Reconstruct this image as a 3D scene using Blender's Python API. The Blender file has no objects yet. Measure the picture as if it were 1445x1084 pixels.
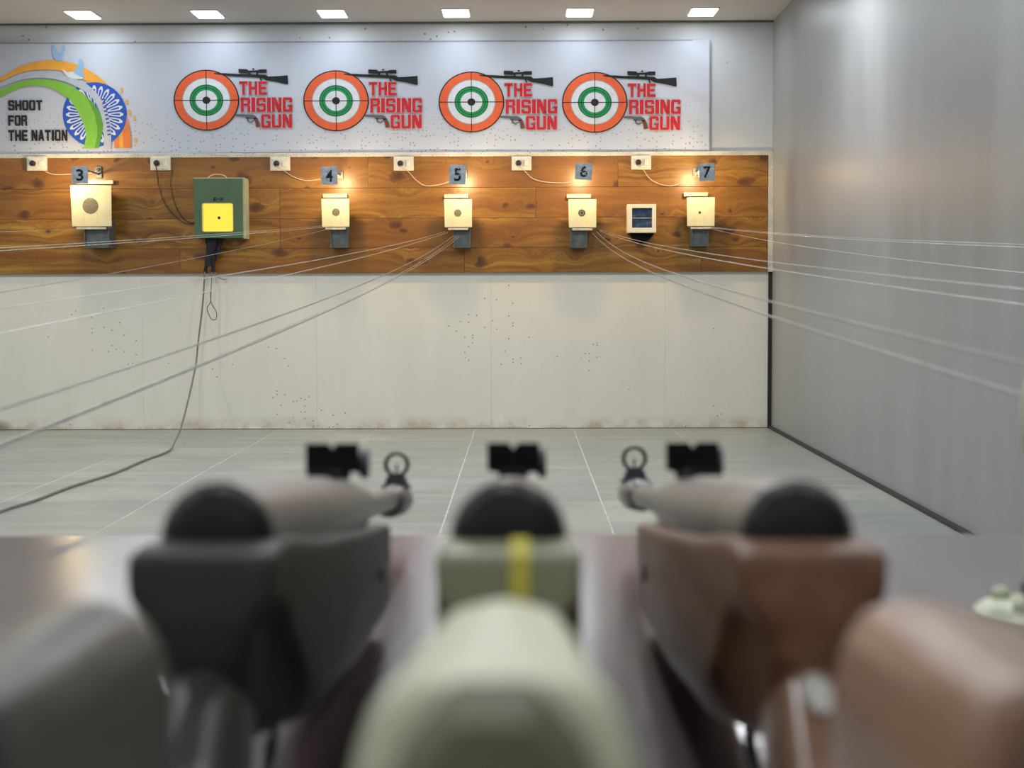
import bpy, bmesh, math, random
from mathutils import Vector, Matrix, Euler
random.seed(7)
S = bpy.context.scene
COL = S.collection
R = math.radians

# ------------------------------------------------------------------ camera
F_PX, ZC = 2150.0, 0.893
cd = bpy.data.cameras.new('camera'); cam = bpy.data.objects.new('camera', cd); COL.objects.link(cam)
cd.sensor_width = 36.0; cd.lens = F_PX / 1445 * 36
cam.location = (0, 0, ZC)
CAMR = (Matrix.Rotation(R(0.346), 3, 'Z') @ Matrix.Rotation(R(90 - 3.433), 3, 'X') @ Matrix.Rotation(R(-0.2), 3, 'Z'))
cam.rotation_euler = CAMR.to_euler()
cd.clip_start = 0.02; cd.clip_end = 60
cd.dof.use_dof = True; cd.dof.focus_distance = 9.6; cd.dof.aperture_fstop = cd.lens / 5.2
S.camera = cam

# ------------------------------------------------------------------ world, exposure
w = bpy.data.worlds.new('world'); S.world = w; w.use_nodes = True
w.node_tree.nodes['Background'].inputs[0].default_value = (0.75, 0.8, 0.9, 1)
w.node_tree.nodes['Background'].inputs[1].default_value = 0.3
S.view_settings.view_transform = 'Standard'; S.view_settings.look = 'None'
S.view_settings.exposure = 0.06; S.view_settings.gamma = 1.0
S.view_settings.use_curve_mapping = False

# light levels (W)
P_BACK = 2.0      # each downlight of the row over the targets
P_MID = 15.0       # unseen downlights added farther up the range
P_FRONT = 13.0     # unseen downlights added over the firing counter
P_SPOT = 7.0      # warm lamp over each target
COOL = (0.84, 0.91, 1.0)
NEUT = (0.94, 0.975, 1.0)
WARM = (1.0, 0.71, 0.36)

D = 10.0          # back wall
CEIL = ZC + 1.753
XR = 1.640        # right wall
XL = -6.2
TABLE = ZC - 0.190

def at(px, py, Y):
    """the point of the plane y = Y that stands at this place of the photograph"""
    d = CAMR @ Vector(((px - 722.5) / F_PX, -(py - 542) / F_PX, -1))
    k = Y / d.y
    return Vector((d.x * k, Y, ZC + d.z * k))

# ------------------------------------------------------------------ helpers
def tag(o, label=None, cat=None, group=None, kind=None):
    if label: o['label'] = label
    if cat: o['category'] = cat
    if group: o['group'] = group
    if kind: o['kind'] = kind
    return o

def link(name, me, m=None, parent=None, smooth=False):
    o = bpy.data.objects.new(name, me); COL.objects.link(o)
    if m is not None and hasattr(me, 'materials'): me.materials.append(m)
    if parent is not None: o.parent = parent
    if smooth and hasattr(me, 'polygons'):
        for p in me.polygons: p.use_smooth = True
    return o

def obj(name, bm, m, parent=None, smooth=False, off=None):
    """links a bmesh; vertices are in world space, moved into the parent's frame"""
    base = off if off is not None else (parent_world(parent) if parent is not None else None)
    if base is not None:
        bmesh.ops.translate(bm, verts=bm.verts, vec=-Vector(base))
    me = bpy.data.meshes.new(name); bmesh.ops.recalc_face_normals(bm, faces=bm.faces)
    bm.to_mesh(me); bm.free()
    o = link(name, me, m, parent)
    if smooth:
        me.polygons.foreach_set('use_smooth', [True] * len(me.polygons))
        try: me.set_sharp_from_angle(angle=R(40))
        except Exception: pass
    return o

def parent_world(p):
    v = Vector((0, 0, 0))
    while p is not None:
        v += p.location; p = p.parent
    return v

def empty(name, loc, label, cat, group=None):
    o = bpy.data.objects.new(name, None); COL.objects.link(o); o.location = loc
    o.empty_display_size = 0.05
    return tag(o, label, cat, group)

def box(bm, x0, x1, y0, y1, z0, z1, bev=0.0):
    r = bmesh.ops.create_cube(bm, size=1)
    vs = r['verts']
    for v in vs:
        v.co = Vector(((x0 + x1) / 2 + v.co.x * (x1 - x0), (y0 + y1) / 2 + v.co.y * (y1 - y0), (z0 + z1) / 2 + v.co.z * (z1 - z0)))
    if bev > 0:
        es = list({e for v in vs for e in v.link_edges})
        bmesh.ops.bevel(bm, geom=es, offset=bev, segments=2, affect='EDGES', profile=0.7)
    return bm

def BM(): return bmesh.new()

def bx(*a): return box(BM(), *a)

def tube(bm, pts, r, n=6, cap=True):
    pts = [Vector(p) for p in pts]
    rs = r if isinstance(r, (list, tuple)) else [r] * len(pts)
    up = Vector((0, 0, 1)); rings = []
    for i, p in enumerate(pts):
        t = (pts[min(i + 1, len(pts) - 1)] - pts[max(i - 1, 0)])
        if t.length < 1e-9: t = Vector((0, 1, 0))
        t.normalize()
        a = t.cross(up)
        if a.length < 0.05: a = t.cross(Vector((0, 1, 0)))
        a.normalize(); b = a.cross(t).normalized()
        rings.append([bm.verts.new(p + (a * math.cos(2 * math.pi * k / n) + b * math.sin(2 * math.pi * k / n)) * rs[i]) for k in range(n)])
    for i in range(len(rings) - 1):
        for k in range(n):
            bm.faces.new((rings[i][k], rings[i][(k + 1) % n], rings[i + 1][(k + 1) % n], rings[i + 1][k]))
    if cap:
        bm.faces.new(rings[0][::-1]); bm.faces.new(rings[-1])
    return bm

def smoothpath(pts, n=8):
    """Catmull-Rom through the points"""
    P = [Vector(p) for p in pts]; P = [P[0]] + P + [P[-1]]; out = []
    for i in range(1, len(P) - 2):
        for k in range(n):
            t = k / n
            a, b, c, d = P[i - 1], P[i], P[i + 1], P[i + 2]
            out.append(0.5 * ((2 * b) + (c - a) * t + (2 * a - 5 * b + 4 * c - d) * t * t + (3 * b - a - 3 * c + d) * t ** 3))
    out.append(P[-2]); return out

def lathe(bm, prof, origin, axis='Y', n=32):
    """prof: (distance along the axis, radius)"""
    o = Vector(origin); rings = []
    for s, r in prof:
        ring = []
        for k in range(n):
            c, d = math.cos(2 * math.pi * k / n) * r, math.sin(2 * math.pi * k / n) * r
            v = Vector((c, s, d)) if axis == 'Y' else Vector((c, d, s))
            ring.append(bm.verts.new(o + v))
        rings.append(ring)
    for i in range(len(rings) - 1):
        for k in range(n):
            bm.faces.new((rings[i][k], rings[i][(k + 1) % n], rings[i + 1][(k + 1) % n], rings[i + 1][k]))
    bm.faces.new(rings[0][::-1]); bm.faces.new(rings[-1])
    return bm

def slab(pts, Y, t, bm=None):
    """flat outline in the plane y = Y (points x, z), thickness t towards the viewer"""
    bm = bm or BM()
    a = [bm.verts.new((x, Y, z)) for x, z in pts]
    f = bm.faces.new(a)
    r = bmesh.ops.extrude_face_region(bm, geom=[f])
    vs = [g for g in r['geom'] if isinstance(g, bmesh.types.BMVert)]
    bmesh.ops.translate(bm, verts=vs, vec=(0, -t, 0))
    bmesh.ops.triangulate(bm, faces=[f for f in bm.faces if len(f.verts) > 4])
    return bm

def ring_slab(cx, cz, ro, ri, Y, t, kx=1.0, n=48, bm=None):
    bm = bm or BM(); A = []; 
    for r in (ro, ri):
        for yy in (Y, Y - t):
            A.append([bm.verts.new((cx + kx * r * math.cos(2 * math.pi * k / n), yy, cz + r * math.sin(2 * math.pi * k / n))) for k in range(n)])
    ob, of, ib, if_ = A
    for k in range(n):
        j = (k + 1) % n
        bm.faces.new((of[k], of[j], if_[j], if_[k])); bm.faces.new((ob[k], ib[k], ib[j], ob[j]))
        bm.faces.new((ob[k], ob[j], of[j], of[k])); bm.faces.new((ib[k], if_[k], if_[j], ib[j]))
    return bm

def disc_slab(cx, cz, r, Y, t, kx=1.0, n=40, bm=None):
    return slab([(cx + kx * r * math.cos(2 * math.pi * k / n), cz + r * math.sin(2 * math.pi * k / n)) for k in range(n)], Y, t, bm)

def lettering(name, s, x0, x1, z0, z1, Y, t, m, parent, bold=0.03):
    """solid letters filling the given rectangle of the plane y = Y"""
    cu = bpy.data.curves.new(name, 'FONT'); cu.body = s; cu.size = 1; cu.offset = bold; cu.resolution_u = 3
    cu.space_character = 1.0 + bold * 1.6
    o = bpy.data.objects.new(name, cu); COL.objects.link(o)
    bpy.context.view_layer.update()
    me = bpy.data.meshes.new_from_object(o.evaluated_get(bpy.context.evaluated_depsgraph_get()))
    bpy.data.objects.remove(o); bpy.data.curves.remove(cu)
    bm = BM(); bm.from_mesh(me); bpy.data.meshes.remove(me)
    xs = [v.co.x for v in bm.verts]; ys = [v.co.y for v in bm.verts]
    ax, bx_, ay, by = min(xs), max(xs), min(ys), max(ys)
    for v in bm.verts:
        v.co = Vector((x0 + (v.co.x - ax) / (bx_ - ax) * (x1 - x0), Y, z0 + (v.co.y - ay) / (by - ay) * (z1 - z0)))
    r = bmesh.ops.extrude_face_region(bm, geom=list(bm.faces))
    bmesh.ops.translate(bm, verts=[g for g in r['geom'] if isinstance(g, bmesh.types.BMVert)], vec=(0, -t, 0))
    return obj(name, bm, m, parent)

def block_letters(name, text, x0, x1, z0, z1, Y, t, m, parent, grow=0.0, gap=.10):
    """heavy condensed block capitals; each glyph is a set of convex strokes in a unit box"""
    w, h = .32, .215
    B_ = {'T': [(0, 1 - h, 1, 1), (.5 - w / 2, 0, .5 + w / 2, 1)], 'H': [(0, 0, w, 1), (1 - w, 0, 1, 1), (0, .5 - h / 2, 1, .5 + h / 2)],
          'E': [(0, 0, w * 1.1, 1), (0, 0, 1, h), (0, 1 - h, 1, 1), (0, .5 - h * .45, .9, .5 + h * .45)],
          'F': [(0, 0, w * 1.1, 1), (0, 1 - h, 1, 1), (0, .5 - h / 2, .9, .5 + h / 2)],
          'I': [(0, 0, 1, 1)],
          'S': [(.08, 1 - h * .9, .92, 1), (.08, 0, .92, h * .9), (0, .52, w, .92), (1 - w, .08, 1, .48), (1 - w, .68, 1, .92), (0, .08, w, .32), (.06, .41, .94, .60)],
          'N': [(0, 0, w * .95, 1), (1 - w * .95, 0, 1, 1), [(.0, 1), (.38, 1), (1, 0), (.62, 0)]],
          'G': [(.08, 1 - h * .9, .92, 1), (.08, 0, .98, h * .9), (0, .08, w, .92), (1 - w, .66, 1, .92), (1 - w, 0, 1, .50), (.52, .36, 1, .50)],
          'U': [(0, .08, w, 1), (1 - w, .08, 1, 1), (.08, 0, .92, h * .9)],
          'O': [(0, .08, w, .92), (1 - w, .08, 1, .92), (.08, 0, .92, h * .85), (.08, 1 - h * .85, .92, 1)],
          'R': [(0, 0, w, 1), (0, 1 - h * .9, .92, 1), (1 - w, .56, 1, .92), (0, .43, .92, .61), (1 - w, 0, 1, .44)],
          'A': [[(.0, 0), (.32, 0), (.62, 1), (.30, 1)], [(.68, 0), (1, 0), (.70, 1), (.38, 1)], (.2, .17, .8, .34)]}
    wid = {'I': .40, ' ': .38}
    tot = sum(wid.get(c, 1.0) for c in text) + gap * (len(text) - 1)
    ux = (x1 - x0) / tot; uz = z1 - z0; x = x0; bm = BM(); d = 0
    for c in text:
        cw = wid.get(c, 1.0) * ux
        for st in B_.get(c, []):
            if isinstance(st, tuple):
                a, b, e, f = st; st = [(a, b), (e, b), (e, f), (a, f)]
            cx = sum(p[0] for p in st) / len(st); cz = sum(p[1] for p in st) / len(st)
            pts = [(x + p[0] * cw + grow * (1 if p[0] > cx else -1), z0 + p[1] * uz + grow * (1 if p[1] > cz else -1)) for p in st]
            slab(pts, Y - d, t, bm); d = (d + t * .004) % (t * .1)
        x += cw + gap * ux
    return obj(name, bm, m, parent)

# ------------------------------------------------------------------ materials
def mat(name, col, rough=0.5, metal=0.0, spec=0.5, var=0.0, vscale=20.0, bump=0.0, bscale=60.0, coat=0.0, stretch=(1, 1, 1), emit=None, estr=0.0, space='Object'):
    m = bpy.data.materials.new(name); m.use_nodes = True
    nt = m.node_tree; N, L = nt.nodes, nt.links; b = N['Principled BSDF']
    b.inputs['Base Color'].default_value = (*col, 1)
    b.inputs['Roughness'].default_value = rough; b.inputs['Metallic'].default_value = metal
    b.inputs['Specular IOR Level'].default_value = spec
    b.inputs['Coat Weight'].default_value = coat; b.inputs['Coat Roughness'].default_value = 0.15
    if emit: b.inputs['Emission Color'].default_value = (*emit, 1); b.inputs['Emission Strength'].default_value = estr
    tc = N.new('ShaderNodeTexCoord'); mp = N.new('ShaderNodeMapping'); mp.inputs['Scale'].default_value = stretch
    L.new(tc.outputs[space], mp.inputs[0])
    if var > 0:
        n = N.new('ShaderNodeTexNoise'); n.inputs['Scale'].default_value = vscale; n.inputs['Detail'].default_value = 5
        L.new(mp.outputs[0], n.inputs['Vector'])
        r = N.new('ShaderNodeValToRGB'); r.color_ramp.elements[0].position = 0.3; r.color_ramp.elements[1].position = 0.7
        r.color_ramp.elements[0].color = (*[c * (1 - var) for c in col], 1); r.color_ramp.elements[1].color = (*[min(1, c * (1 + var)) for c in col], 1)
        L.new(n.outputs['Fac'], r.inputs[0]); L.new(r.outputs[0], b.inputs['Base Color'])
    if bump > 0:
        n2 = N.new('ShaderNodeTexNoise'); n2.inputs['Scale'].default_value = bscale; n2.inputs['Detail'].default_value = 4
        L.new(mp.outputs[0], n2.inputs['Vector'])
        bp = N.new('ShaderNodeBump'); bp.inputs['Strength'].default_value = bump; bp.inputs['Distance'].default_value = 0.002
        L.new(n2.outputs['Fac'], bp.inputs['Height']); L.new(bp.outputs[0], b.inputs['Normal'])
    return m

def base_of(m): return m.node_tree.nodes, m.node_tree.links, m.node_tree.nodes['Principled BSDF']

def math_node(N, L, op, a, b=None, clamp=False):
    n = N.new('ShaderNodeMath'); n.operation = op; n.use_clamp = clamp
    for i, v in enumerate((a, b)):
        if v is None: continue
        if isinstance(v, (int, float)): n.inputs[i].default_value = v
        else: L.new(v, n.inputs[i])
    return n.outputs[0]

def mixc(N, L, fac, a, b):
    n = N.new('ShaderNodeMix'); n.data_type = 'RGBA'
    for i, v in ((0, fac), (6, a), (7, b)):
        if isinstance(v, (int, float)): n.inputs[i].default_value = v
        elif isinstance(v, tuple): n.inputs[i].default_value = (*v, 1)
        else: L.new(v, n.inputs[i])
    return n.outputs[2]

def noise(N, L, vec, scale, detail=4, rough=0.5):
    n = N.new('ShaderNodeTexNoise'); n.inputs['Scale'].default_value = scale; n.inputs['Detail'].default_value = detail
    n.inputs['Roughness'].default_value = rough; L.new(vec, n.inputs['Vector']); return n.outputs['Fac']

def mapping(N, L, scale, space='Object', loc=(0, 0, 0)):
    tc = N.new('ShaderNodeTexCoord'); mp = N.new('ShaderNodeMapping'); mp.inputs['Scale'].default_value = scale
    mp.inputs['Location'].default_value = loc
    L.new(tc.outputs[space], mp.inputs[0]); return mp.outputs[0]

def ramp(N, L, fac, stops):
    r = N.new('ShaderNodeValToRGB'); e = r.color_ramp.elements
    e[0].position, e[0].color = stops[0][0], (*stops[0][1], 1); e[1].position, e[1].color = stops[-1][0], (*stops[-1][1], 1)
    for p, c in stops[1:-1]:
        k = e.new(p); k.color = (*c, 1)
    L.new(fac, r.inputs[0]); return r.outputs[0]

def flat(N, L, v):
    a = N.new('ShaderNodeSeparateXYZ'); L.new(v, a.inputs[0]); b = N.new('ShaderNodeCombineXYZ')
    L.new(a.outputs[0], b.inputs[0]); L.new(a.outputs[2], b.inputs[1]); return b.outputs[0]

def specks(m, size, thresh, colour, scale=(1, 1, 1), limit=None):
    """scatters small dark marks (pellet splash) over a material"""
    N, L, b = base_of(m)
    src = b.inputs['Base Color'].links[0].from_socket if b.inputs['Base Color'].links else tuple(b.inputs['Base Color'].default_value)[:3]
    v = mapping(N, L, scale)
    vo = N.new('ShaderNodeTexVoronoi'); vo.voronoi_dimensions = '2D'; vo.inputs['Scale'].default_value = size; L.new(flat(N, L, v), vo.inputs['Vector'])
    near = math_node(N, L, 'LESS_THAN', vo.outputs['Distance'], 0.17)
    g = noise(N, L, v, 1.7, 3)
    sep = N.new('ShaderNodeSeparateColor'); L.new(vo.outputs['Color'], sep.inputs[0])
    pick = math_node(N, L, 'GREATER_THAN', math_node(N, L, 'MULTIPLY', sep.outputs[0], math_node(N, L, 'ADD', g, 0.45)), thresh)
    fac = math_node(N, L, 'MULTIPLY', near, pick)
    if limit:   # marks thin out with height above this z
        sx = N.new('ShaderNodeSeparateXYZ'); L.new(mapping(N, L, (1, 1, 1)), sx.inputs[0])
        h = math_node(N, L, 'MULTIPLY', math_node(N, L, 'SUBTRACT', limit[1], sx.outputs[2]), 1.0 / (limit[1] - limit[0]), True)
        fac = math_node(N, L, 'MULTIPLY', fac, h)
    L.new(mixc(N, L, math_node(N, L, 'MULTIPLY', fac, 0.75), src, colour), b.inputs['Base Color'])
    return m

# pine boards
def pine():
    m = mat('varnished_pine', (0.5, 0.28, 0.09), 0.33, spec=0.45)
    N, L, b = base_of(m)
    oi = N.new('ShaderNodeObjectInfo')
    tc = N.new('ShaderNodeTexCoord')
    add = N.new('ShaderNodeVectorMath'); add.operation = 'ADD'
    comb = N.new('ShaderNodeCombineXYZ'); L.new(math_node(N, L, 'MULTIPLY', oi.outputs['Random'], 23.0), comb.inputs[0]); L.new(math_node(N, L, 'MULTIPLY', oi.outputs['Random'], 11.0), comb.inputs[2])
    L.new(tc.outputs['Object'], add.inputs[0]); L.new(comb.outputs[0], add.inputs[1])
    def mp(scale):
        n = N.new('ShaderNodeMapping'); n.inputs['Scale'].default_value = scale; L.new(add.outputs[0], n.inputs[0]); return n.outputs[0]
    vo = N.new('ShaderNodeTexVoronoi'); vo.voronoi_dimensions = '2D'; vo.inputs['Scale'].default_value = 1.0; vo.inputs['Randomness'].default_value = 1.0
    vk = N.new('ShaderNodeVectorMath'); vk.operation = 'ADD'
    nz = N.new('ShaderNodeTexNoise'); nz.inputs['Scale'].default_value = 12; L.new(add.outputs[0], nz.inputs['Vector'])
    sc = N.new('ShaderNodeVectorMath'); sc.operation = 'SCALE'; sc.inputs['Scale'].default_value = 0.22; L.new(nz.outputs['Color'], sc.inputs[0])
    L.new(mp((3.3, 0.01, 5.0)), vk.inputs[0]); L.new(sc.outputs[0], vk.inputs[1]); L.new(flat(N, L, vk.outputs[0]), vo.inputs['Vector'])
    d = vo.outputs['Distance']
    bend = math_node(N, L, 'POWER', math_node(N, L, 'SUBTRACT', 1.0, d, True), 5.0)
    # grain: noise stretched along the board, bent around the knots
    gsep = N.new('ShaderNodeSeparateXYZ'); L.new(mp((1, 1, 1)), gsep.inputs[0])
    gx = math_node(N, L, 'MULTIPLY', gsep.outputs[0], 1.5)
    gz = math_node(N, L, 'ADD', math_node(N, L, 'MULTIPLY', gsep.outputs[2], 24.0), math_node(N, L, 'MULTIPLY', bend, 2.4))
    gc = N.new('ShaderNodeCombineXYZ'); L.new(gx, gc.inputs[0]); L.new(gz, gc.inputs[2])
    g1 = noise(N, L, gc.outputs[0], 1.0, 5, 0.62)
    g2 = noise(N, L, gc.outputs[0], 0.23, 2)
    c = ramp(N, L, g1, [(0.30, (0.095, 0.034, 0.005)), (0.44, (0.20, 0.082, 0.009)), (0.57, (0.34, 0.168, 0.020)), (0.74, (0.50, 0.285, 0.045))])
    c = mixc(N, L, ramp(N, L, g2, [(0.42, (0, 0, 0)), (0.62, (0.75, 0.75, 0.75))]), c, (0.19, 0.068, 0.010))
    c = mixc(N, L, math_node(N, L, 'MULTIPLY', oi.outputs['Random'], 0.55), c, (0.23, 0.09, 0.014))
    sep = N.new('ShaderNodeSeparateColor'); L.new(vo.outputs['Color'], sep.inputs[0])
    rad = math_node(N, L, 'MULTIPLY', math_node(N, L, 'SUBTRACT', sep.outputs[1], 0.15, True), 0.27)
    knot = math_node(N, L, 'SUBTRACT', 1.0, math_node(N, L, 'DIVIDE', d, math_node(N, L, 'ADD', rad, 0.002)), True)
    kr = ramp(N, L, knot, [(0.0, (0, 0, 0)), (0.3, (0.6, 0.6, 0.6)), (0.7, (0.92, 0.92, 0.92))])
    c = mixc(N, L, kr, c, (0.075, 0.022, 0.008))
    # pellet bites
    v2 = N.new('ShaderNodeTexVoronoi'); v2.voronoi_dimensions = '2D'; v2.inputs['Scale'].default_value = 42; L.new(flat(N, L, mp((1, 0.1, 1))), v2.inputs['Vector'])
    s2 = N.new('ShaderNodeSeparateColor'); L.new(v2.outputs['Color'], s2.inputs[0])
    bite = math_node(N, L, 'MULTIPLY', math_node(N, L, 'LESS_THAN', v2.outputs['Distance'], 0.17),
                     math_node(N, L, 'GREATER_THAN', math_node(N, L, 'MULTIPLY', s2.outputs[0], math_node(N, L, 'ADD', noise(N, L, mp((1, 1, 1)), 3.0, 2), 0.4)), 0.80))
    c = mixc(N, L, math_node(N, L, 'MULTIPLY', bite, 0.7), c, (0.09, 0.04, 0.015))
    L.new(c, b.inputs['Base Color'])
    bp = N.new('ShaderNodeBump'); bp.inputs['Strength'].default_value = 0.25; bp.inputs['Distance'].default_value = 0.002
    L.new(g1, bp.inputs['Height']); L.new(bp.outputs[0], b.inputs['Normal'])
    return m

def concrete_tile():
    m = mat('worn_grey_tile', (0.33, 0.34, 0.31), 0.38, spec=0.5)
    N, L, b = base_of(m); oi = N.new('ShaderNodeObjectInfo')
    geo = N.new('ShaderNodeNewGeometry')
    def mp(s):
        n = N.new('ShaderNodeMapping'); n.inputs['Scale'].default_value = s; L.new(geo.outputs['Position'], n.inputs[0]); return n.outputs[0]
    streak = noise(N, L, mp((0.8, 4.5, 1)), 1.6, 7, 0.68)
    blotch = noise(N, L, mp((1, 1, 1)), 1.3, 5, 0.6)
    fine = noise(N, L, mp((1, 1, 1)), 60, 3)
    c = ramp(N, L, streak, [(0.28, (0.20, 0.215, 0.205)), (0.5, (0.27, 0.285, 0.26)), (0.68, (0.36, 0.37, 0.325)), (0.8, (0.45, 0.45, 0.39))])
    c = mixc(N, L, ramp(N, L, blotch, [(0.48, (0, 0, 0)), (0.66, (0.7, 0.7, 0.7))]), c, (0.43, 0.43, 0.38))
    c = mixc(N, L, math_node(N, L, 'MULTIPLY', oi.outputs['Random'], 0.5), c, (0.235, 0.25, 0.245))
    c = mixc(N, L, math_node(N, L, 'MULTIPLY', fine, 0.12), c, (0.6, 0.6, 0.55))
    vo = N.new('ShaderNodeTexVoronoi'); vo.inputs['Scale'].default_value = 11; L.new(mp((1, 1, 0)), vo.inputs['Vector'])
    sc = N.new('ShaderNodeSeparateColor'); L.new(vo.outputs['Color'], sc.inputs[0])
    f = math_node(N, L, 'MULTIPLY', math_node(N, L, 'LESS_THAN', vo.outputs['Distance'], 0.06), math_node(N, L, 'GREATER_THAN', sc.outputs[0], 0.72))
    c = mixc(N, L, math_node(N, L, 'MULTIPLY', f, 0.7), c, (0.07, 0.06, 0.05))
    L.new(c, b.inputs['Base Color'])
    L.new(math_node(N, L, 'ADD', 0.26, math_node(N, L, 'MULTIPLY', blotch, 0.3)), b.inputs['Roughness'])
    return m

def grey_wall():
    m = mat('grey_satin_paint', (0.27, 0.28, 0.29), 0.34, spec=0.5)
    N, L, b = base_of(m)
    st = noise(N, L, mapping(N, L, (1, 1.6, 0.3)), 2.0, 6, 0.6)
    bl = noise(N, L, mapping(N, L, (1, 1, 1)), 0.9, 3)
    c = ramp(N, L, st, [(0.3, (0.235, 0.245, 0.25)), (0.7, (0.315, 0.325, 0.33))])
    c = mixc(N, L, math_node(N, L, 'MULTIPLY', bl, 0.3), c, (0.33, 0.335, 0.33))
    L.new(c, b.inputs['Base Color'])
    L.new(math_node(N, L, 'ADD', 0.27, math_node(N, L, 'MULTIPLY', st, 0.22)), b.inputs['Roughness'])
    bp = N.new('ShaderNodeBump'); bp.inputs['Strength'].default_value = 0.12; bp.inputs['Distance'].default_value = 0.004
    L.new(st, bp.inputs['Height']); L.new(bp.outputs[0], b.inputs['Normal'])
    return m

def white_panel():
    m = mat('dirty_white_panel', (0.62, 0.61, 0.57), 0.5)
    N, L, b = base_of(m)
    geo = N.new('ShaderNodeNewGeometry'); sx = N.new('ShaderNodeSeparateXYZ'); L.new(geo.outputs['Position'], sx.inputs[0])
    n = N.new('ShaderNodeMapping'); n.inputs['Scale'].default_value = (3, 1, 0.6); L.new(geo.outputs['Position'], n.inputs[0])
    st = noise(N, L, n.outputs[0], 1.6, 5, 0.6)
    c = ramp(N, L, st, [(0.3, (0.71, 0.69, 0.61)), (0.7, (0.76, 0.74, 0.665))])
    # grime and rusty damp at the foot
    n2 = noise(N, L, geo.outputs['Position'], 5.0, 5, 0.7)
    foot = math_node(N, L, 'SUBTRACT', 1.0, math_node(N, L, 'MULTIPLY', sx.outputs[2], 11.0), True)
    foot = math_node(N, L, 'MULTIPLY', foot, math_node(N, L, 'MULTIPLY', math_node(N, L, 'SUBTRACT', n2, 0.42, True), 4.0, True))
    c = mixc(N, L, foot, c, (0.40, 0.29, 0.15))
    # brown damp stain low on the far left
    dx = math_node(N, L, 'MULTIPLY', math_node(N, L, 'ADD', sx.outputs[0], 3.46), 7.0)
    dz = math_node(N, L, 'MULTIPLY', sx.outputs[2], 12.0)
    rr = math_node(N, L, 'ADD', math_node(N, L, 'MULTIPLY', dx, dx), math_node(N, L, 'MULTIPLY', dz, dz))
    s = math_node(N, L, 'SUBTRACT', 1.0, math_node(N, L, 'ADD', rr, math_node(N, L, 'MULTIPLY', n2, 0.4)), True)
    c = mixc(N, L, s, c, (0.16, 0.11, 0.05))
    L.new(c, b.inputs['Base Color'])
    specks(m, 38, 1.0, (0.12, 0.11, 0.1), (1, 0.1, 1))
    return m

M = {}
M['pine'] = pine(); M['tile'] = concrete_tile(); M['grey_wall'] = grey_wall(); M['panel'] = white_panel()
M['ceiling'] = mat('ceiling_paint', (0.55, 0.55, 0.56), 0.75, var=0.04, vscale=2)
M['upper'] = mat('upper_wall_paint', (0.54, 0.555, 0.58), 0.45, var=0.04, vscale=3)
specks(M['upper'], 26, 0.93, (0.1, 0.1, 0.1), (1, 0.1, 1))
M['plain'] = mat('plain_wall_paint', (0.62, 0.61, 0.58), 0.6, var=0.04, vscale=2)
M['grout'] = mat('pale_grout', (0.50, 0.49, 0.45), 0.8, var=0.2, vscale=20)
M['black_trim'] = mat('black_rubber_trim', (0.012, 0.013, 0.012), 0.5, var=0.3, vscale=10)
M['trim'] = specks(mat('cream_trim', (0.56, 0.53, 0.44), 0.5, var=0.15, vscale=12), 60, 0.72, (0.10, 0.08, 0.06), (1, 0.1, 1))
M['shadow_gap'] = mat('dark_backing', (0.05, 0.03, 0.02), 0.8, var=0.2)
M['banner'] = specks(mat('banner_vinyl', (0.46, 0.495, 0.575), 0.28, spec=0.5, var=0.03, vscale=1.5), 38, 0.66, (0.10, 0.10, 0.11), (1, 0.1, 1), limit=(1.80, 2.05))
def ink(n, c, r=0.45): return mat(n, c, r, var=0.08, vscale=25, spec=0.3)
M['ink_orange'] = ink('ink_orange', (0.66, 0.11, 0.035)); M['ink_green'] = ink('ink_green', (0.012, 0.24, 0.075))
M['ink_black'] = ink('ink_black', (0.012, 0.012, 0.014)); M['ink_red'] = ink('ink_red', (0.50, 0.016, 0.025))
M['ink_white'] = ink('ink_white', (0.60, 0.63, 0.68)); M['ink_dgreen'] = ink('ink_dark_green', (0.005, 0.10, 0.035))
M['ink_shadow'] = ink('ink_grey_outline', (0.30, 0.28, 0.30))
M['ink_blue'] = ink('ink_blue', (0.018, 0.085, 0.46)); M['ink_lime'] = ink('ink_lime', (0.20, 0.46, 0.05))
M['ink_lime2'] = ink('ink_dark_lime', (0.10, 0.30, 0.035))
M['ink_amber'] = ink('ink_amber', (0.72, 0.34, 0.045)); M['ink_rust'] = ink('ink_rust', (0.62, 0.19, 0.05))
M['ink_sky'] = ink('ink_sky_blue', (0.25, 0.41, 0.60)); M['ink_brown'] = ink('ink_brown', (0.16, 0.05, 0.025))
M['ink_grey'] = ink('ink_grey', (0.10, 0.11, 0.12)); M['ink_pale'] = ink('ink_pale', (0.42, 0.46, 0.52))
M['lamp_frame'] = mat('lamp_frame_white', (0.7, 0.7, 0.7), 0.4, var=0.03)
M['lens_cool'] = mat('lamp_diffuser_cool', (0.9, 0.9, 0.9), 0.4, emit=(0.88, 0.95, 1.0), estr=9)
M['lens_warm'] = mat('lamp_lens_warm', (0.9, 0.85, 0.7), 0.4, emit=(1.0, 0.72, 0.35), estr=12)
M['socket'] = specks(mat('socket_plastic', (0.70, 0.66, 0.55), 0.4, var=0.06), 90, 0.75, (0.1, 0.09, 0.07), (1, 0.1, 1))
M['black_plastic'] = mat('black_plastic', (0.015, 0.015, 0.016), 0.4, var=0.3, vscale=40)
M['white_cord'] = mat('white_cord', (0.62, 0.52, 0.40), 0.5, var=0.1)
M['black_cord'] = mat('black_cord', (0.03, 0.025, 0.02), 0.5, var=0.1)
M['grey_cord'] = mat('grey_cord', (0.17, 0.165, 0.155), 0.5, var=0.2, vscale=60)
M['silver'] = mat('silver_plate', (0.36, 0.41, 0.46), 0.36, metal=0.3, var=0.45, vscale=30, bump=0.4, bscale=80)
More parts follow.
